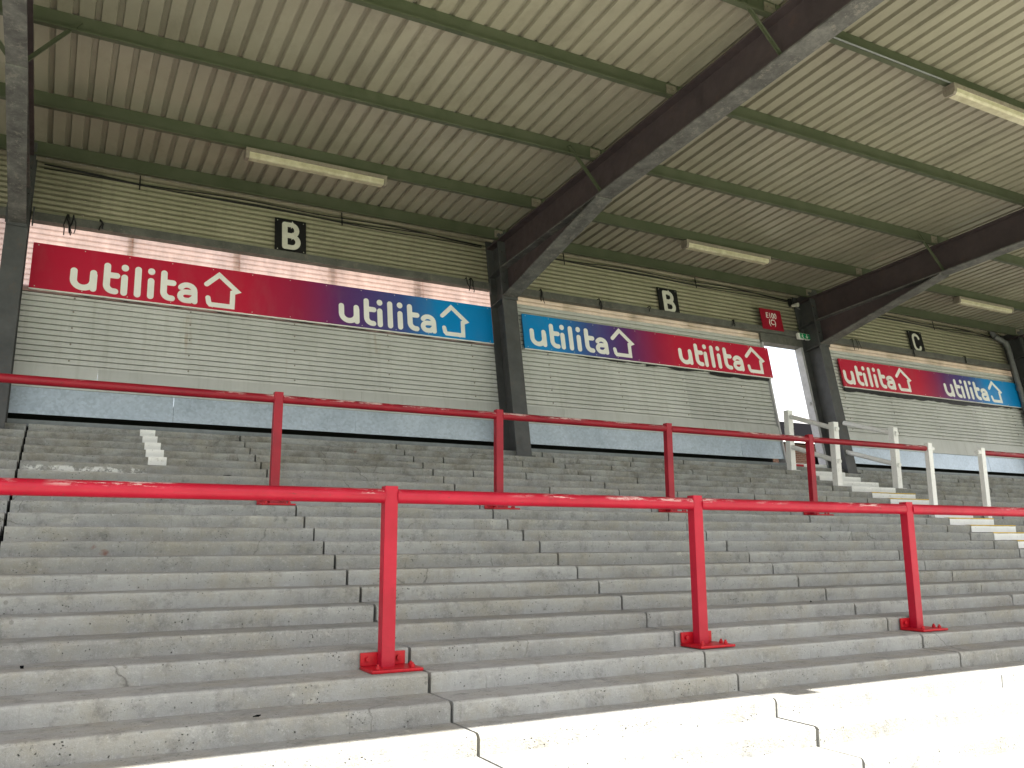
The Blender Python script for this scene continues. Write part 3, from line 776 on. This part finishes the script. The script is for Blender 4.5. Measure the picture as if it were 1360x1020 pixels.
# ------------------------------------------------------------------ text helper and small signs
def text_mesh(body, size, x, h, d, bold=0.0, xf=W, sx=1.0, thick=.002, align='CENTER', spacing=1.0):
    cu = bpy.data.curves.new('t', 'FONT'); cu.body = body; cu.size = size; cu.align_x = align; cu.offset = bold; cu.extrude = thick; cu.space_line = spacing
    to = bpy.data.objects.new('t', cu); COL.objects.link(to)
    dg = bpy.context.evaluated_depsgraph_get(); dg.update()
    me = bpy.data.meshes.new_from_object(to.evaluated_get(dg))
    mb = MB(); mb.add([xf(x + v.co.x * sx, d + v.co.z, h + v.co.y) for v in me.vertices], [tuple(p.vertices) for p in me.polygons])
    bpy.data.objects.remove(to); bpy.data.curves.remove(cu); bpy.data.meshes.remove(me); return mb
def bold_B(x, h, s, hh):
    # heavy B as two stacked bowls
    return [([(x, h), (x, h + hh)], s)]
def letter_sign(xc, hc, ch, label):
    t = thing('block_sign', W(xc, .04, hc - .27), label, 'sign')
    mb = MB(); mb.box(xc - .228, xc + .228, .030, .045, hc - .27, hc + .27, xf=W); mb.build('sign_plate', M['blackboard'], t)
    mb = MB(); s = .040; D = .045
    def arc(cx, cy, rx, ry, a0, a1, n=12): return [(cx + rx * math.cos(a0 + (a1 - a0) * i / n), cy + ry * math.sin(a0 + (a1 - a0) * i / n)) for i in range(n + 1)]
    def flat(pl, hw, i):
        mb.ribbon(pl, hw, D - .001, D + .003 + .0008 * i, W, caps=4)
    if ch == 'B':
        x0, yb_, yt_ = xc - .085, hc - .185, hc + .185
        flat([(x0, yb_), (x0, yt_)], s, 0)
        flat([(x0, yt_), (xc + .015, yt_)] + arc(xc + .015, hc + .098, .075, .087, math.pi / 2, -math.pi / 2) + [(x0, hc + .011)], s * .92, 1)
        flat([(x0, hc + .0), (xc + .02, hc + .0)] + arc(xc + .02, hc - .0925, .088, .0925, math.pi / 2, -math.pi / 2) + [(x0, yb_)], s * .92, 2)
    else:
        flat(arc(xc, hc + .085, .098, .10, math.pi * .06, math.pi) + arc(xc, hc - .085, .098, .10, math.pi, math.pi * 1.94), s * .78, 0)
    mb.build('letter', M['greyletter'], t)
    mb = MB()
    for sx in (-.19, .19):
        for sh in (-.235, .235): mb.tube(W(xc + sx, .045, hc + sh), W(xc + sx, .049, hc + sh), .007, 6)
    mb.build('screw', M['greyletter'], t)
letter_sign(2.785, 3.105, 'B', 'black plate with white letter B above the board that starts red')
letter_sign(9.735, 3.040, 'B', 'black plate with white letter B above the board that starts blue')
letter_sign(16.66, 3.040, 'C', 'black plate with white letter C high on the cladding')
t = thing('block_sign', W(12.21, .04, 2.75), 'maroon plate reading E100 (C) above the doorway', 'sign')
mb = MB(); mb.box(11.935, 12.49, .112, .122, 2.755, 3.195, xf=W); mb.build('sign_plate', M['maroon'], t)
mb = text_mesh('E100\n(C)', .165, 12.215, 3.005, .122, .0012, sx=.86, spacing=.85); mb.build('lettering', M['whiteplain'], t)
mb = MB(); mb.box(12.10, 12.32, .0, .112, 2.84, 3.1, xf=W); mb.build('bracket', M['girt'], t)
t = thing('exit_sign', W(13.0, .11, 2.63), 'small green emergency exit box with white figure and arrow over the doorway', 'exit sign')
mb = MB(); mb.box(12.815, 13.19, .109, .165, 2.635, 2.755, xf=W, bev=.004); mb.build('sign_box', M['whiteplain'], t)
mb = MB(); mb.box(12.862, 13.155, .165, .167, 2.640, 2.75, xf=W); mb.build('green_face', M['green'], t)
mb = MB(); A = 13.045
mb.ribbon([(A, 2.735), (A, 2.66)], .008, .166, .1685, W, 4).ribbon([(A - .028, 2.69), (A, 2.658), (A + .028, 2.69)], .008, .166, .1690, W, 4)
F = 12.93
mb.ribbon([(F, 2.735), (F + .001, 2.737)], .010, .166, .1685, W, 6).ribbon([(F, 2.715), (F - .008, 2.69), (F + .014, 2.672), (F + .012, 2.652)], .007, .166, .1688, W, 4).ribbon([(F - .006, 2.688), (F - .02, 2.668), (F - .034, 2.666)], .006, .166, .1692, W, 4).ribbon([(F - .024, 2.70), (F, 2.712), (F + .02, 2.70)], .005, .166, .1695, W, 4)
mb.build('pictogram', M['whiteplain'], t)

# ------------------------------------------------------------------ strip lights
def strip_light(x0, x1, j, label, side=-1):
    y = PUR[j] - .055; zt_ = zt(PUR[j]) - .012
    t = thing('strip_light', ((x0 + x1) / 2, y, zt_), label, 'light fitting')
    mb = MB(); mb.box(x0, x1, y - .075, y + .075, zt_ - .055, zt_, bev=.006); mb.build('housing', M['rustbox'], t)
    mb = MB(); prof = [(y - .070, zt_ - .054), (y - .066, zt_ - .105), (y - .045, zt_ - .128), (y + .045, zt_ - .128), (y + .066, zt_ - .105), (y + .070, zt_ - .054)]
    mb.prism(prof, x0 + .045, x1 - .045); mb.build('diffuser', M['diffuser'], t)
    for a, bq in ((x0, x0 + .044), (x1 - .044, x1)):
        mb = MB(); mb.prism([(y - .076, zt_ - .0551), (y - .071, zt_ - .11), (y - .048, zt_ - .134), (y + .048, zt_ - .134), (y + .071, zt_ - .11), (y + .076, zt_ - .0551)], a, bq); mb.build('end_cap', M['rustbox'], t)
    for xx in (x0 + .3, x1 - .3):
        mb = MB(); mb.box(xx - .02, xx + .02, y - .03, y + .05, zt_, zt_ + .0145); mb.build('hanger', M['rafter'], t)
    return t
strip_light(1.80, 3.66, 1, 'grimy strip light above the letter B plate over the pink-lit translucent sheets')
strip_light(8.82, 10.68, 1, 'grimy strip light above the letter B plate near the maroon plate')
strip_light(15.83, 17.63, 1, 'grimy strip light above the letter C plate')
strip_light(8.80, 10.72, 4, 'large rusty framed strip light hung out over the steps')

# ------------------------------------------------------------------ conduit, cables, pipe, security lamp
mb = MB(); y = PUR[4]; mb.tube((6.3, y - .075, zt(y) + .012), (8.86, y - .075, zt(y) + .012), .011, 10); tag(mb.build('conduit', M['pipe'], loc=(7.5, y - .075, zt(y))), 'thin pale conduit running along the purlin to the rusty framed light', 'conduit')
labs = ['loose black cables sagging along the cladding top over the pink-lit translucent sheets', 'loose black cables sagging along the cladding top between middle column and doorway', 'loose black cables sagging along the cladding top above the letter C plate']
for i, (a, bq) in enumerate(zip(FR, FR[1:])):
    mb = MB()
    for c in range(3):
        n = 28; pts_ = []
        for q in range(n + 1):
            u = q / n; x = a + .2 + (bq - a - .4) * u; sag = .018 * math.sin(u * math.pi * 5 + c) + .02 * math.sin(u * math.pi * 2 + c * 2)
            pts_.append(W(x, .03 + .012 * c, 3.515 + .022 * c - .02 * u + sag * (1 if c else .4)))
        mb.path(pts_, .0075, 6)
    for u in (.2, .62): 
        x = a + (bq - a) * u; mb.tube(W(x, .045, 3.44), W(x, .045, 3.66), .009, 6)
    tag(mb.build('cable_run', M['black'], loc=W(a + 3, .03, 3.5)), labs[i], 'cable')
def strands(x, sd, n, label, L=.22):
    rnd = random.Random(sd); mb = MB()
    for i in range(n):
        xx = x + rnd.uniform(-.09, .09) * (n > 2); h = 2.84; d = .112; pts_ = [W(xx, .06, h)]
        pts_.append(W(xx, d + .004, h)); q = xx
        for s in range(4):
            q += rnd.uniform(-.025, .025); h -= L / 4 * rnd.uniform(.6, 1.3); pts_.append(W(q, d + .006 + rnd.uniform(0, .02), h))
        mb.path(pts_, rnd.uniform(.005, .011), 6)
    tag(mb.build('cable_tie', M['black'], loc=W(x, .1, 2.8)), label, 'cable tie', None)
strands(-.02, 1, 5, 'tangle of black strands hanging over the first board near its red end', .30)
strands(.28, 2, 2, 'short black strands tied to the rail above the first red panel', .16)
strands(5.62, 3, 3, 'black strap dangling above the blue end of the long board', .24)
strands(6.95, 5, 2, 'pair of black ties hanging just past the middle column', .24)
strands(8.12, 6, 2, 'black tie on the rail above the purple part of the blue-first board', .22)
strands(9.2, 8, 1, 'thin black tie on the rail below the letter B plate of the blue-first board', .12)
strands(11.2, 9, 2, 'thin black tie on the rail near the maroon plate', .15)
strands(14.55, 10, 3, 'black strap looped on the rail right of the doorway column', .22)
strands(16.35, 11, 2, 'black tie on the rail below the letter C plate', .2)
strands(18.15, 12, 2, 'black tie on the rail toward the downpipe', .16)
for xx, lb in ((.02, 'a'),): pass
t = thing('downpipe', W(19.9, .1, 0), 'grey downpipe with a swan-neck bend beside the last column', 'pipe')
mb = MB(); mb.path([W(19.52, .10, 3.63), W(19.55, .12, 3.50), W(19.86, .16, 3.36), W(19.90, .16, 3.24), W(19.88, .12, .1)], .058, 18); mb.build('pipe', M['pipe'], t)
for hh in (3.30, 2.2, 1.0):
    mb = MB(); mb.tube(W(19.89, .145 if hh > 2.5 else .14, hh - .035), W(19.89, .145 if hh > 2.5 else .14, hh + .035), .070, 18); mb.build('pipe_collar', M['pipe'], t)
t = thing('security_lamp', W(13.02, .05, 3.4), 'small lamp head on a black bracket under the eaves above the doorway', 'lamp')
mb = MB(); mb.box(12.90, 12.95, .01, .07, 3.40, 3.56, xf=W); mb.build('bracket', M['black'], t)
mb = MB(); mb.tube(W(12.93, .07, 3.40), W(12.96, .20, 3.37), .028, 14, .045); mb.build('lamp_head', M['greyletter'], t)
mb = MB(); mb.tube(W(12.955, .08, 3.41), W(13.10, .10, 3.33), .012, 8); mb.build('arm', M['pipe'], t)

# ------------------------------------------------------------------ brick house beyond the doorway
hs = thing('brick_house', (28, 24, 0), 'brown brick house with dark roof seen through the bright doorway', 'house')
mb = MB(); mb.box(22, 36, 24, 27.2, 0, 5.62); mb.build('wall', M['brick'], hs)
mb = MB(); mb.prism([(23.55, 5.58), (23.55, 5.78), (25.6, 6.75), (27.65, 5.78), (27.65, 5.58)], 21.7, 36.3); mb.build('roof', M['slate'], hs)
mb = MB(); mb.box(21.7, 36.3, 23.45, 23.548, 5.56, 5.70); mb.build('gutter', M['whiteplain'], hs)
for x in (24.2, 27.4, 30.6, 33.8):
    w_ = MB().box(x - .55, x + .55, 23.97, 23.998, 3.4, 4.7).build('window', M['whiteplain'], hs)
    MB().box(x - .47, x + .47, 23.955, 23.969, 3.48, 4.62).build('pane', M['slate'], w_)
mb = MB(); mb.box(27.15, 27.25, 23.85, 23.95, .1, 5.56); mb.build('downpipe', M['whiteplain'], hs)
mb = MB(); mb.box(12.02, 12.24, 11.33, 11.42, topZ(-9) + .003, topZ(-9) + .06, bev=.006); tag(mb.build('kerb_block', M['redplate'], loc=(12.13, 11.37, topZ(-9))), 'small red block on the top step at the foot of the doorway', 'block')
# landing outside the door with a red painted kerb
ld = thing('landing', (12.45, 13.0, 3.0), 'pale landing with red kerb just outside the bright doorway', 'landing')
mb = MB(); mb.box(11.4, 13.6, 11.80, 13.9, 2.78, 3.035); mb.build('slab', M['apron'], ld)
mb = MB(); mb.box(11.4, 13.6, 13.80, 13.9, 3.037, 3.20); mb.build('kerb', M['redplate'], ld)
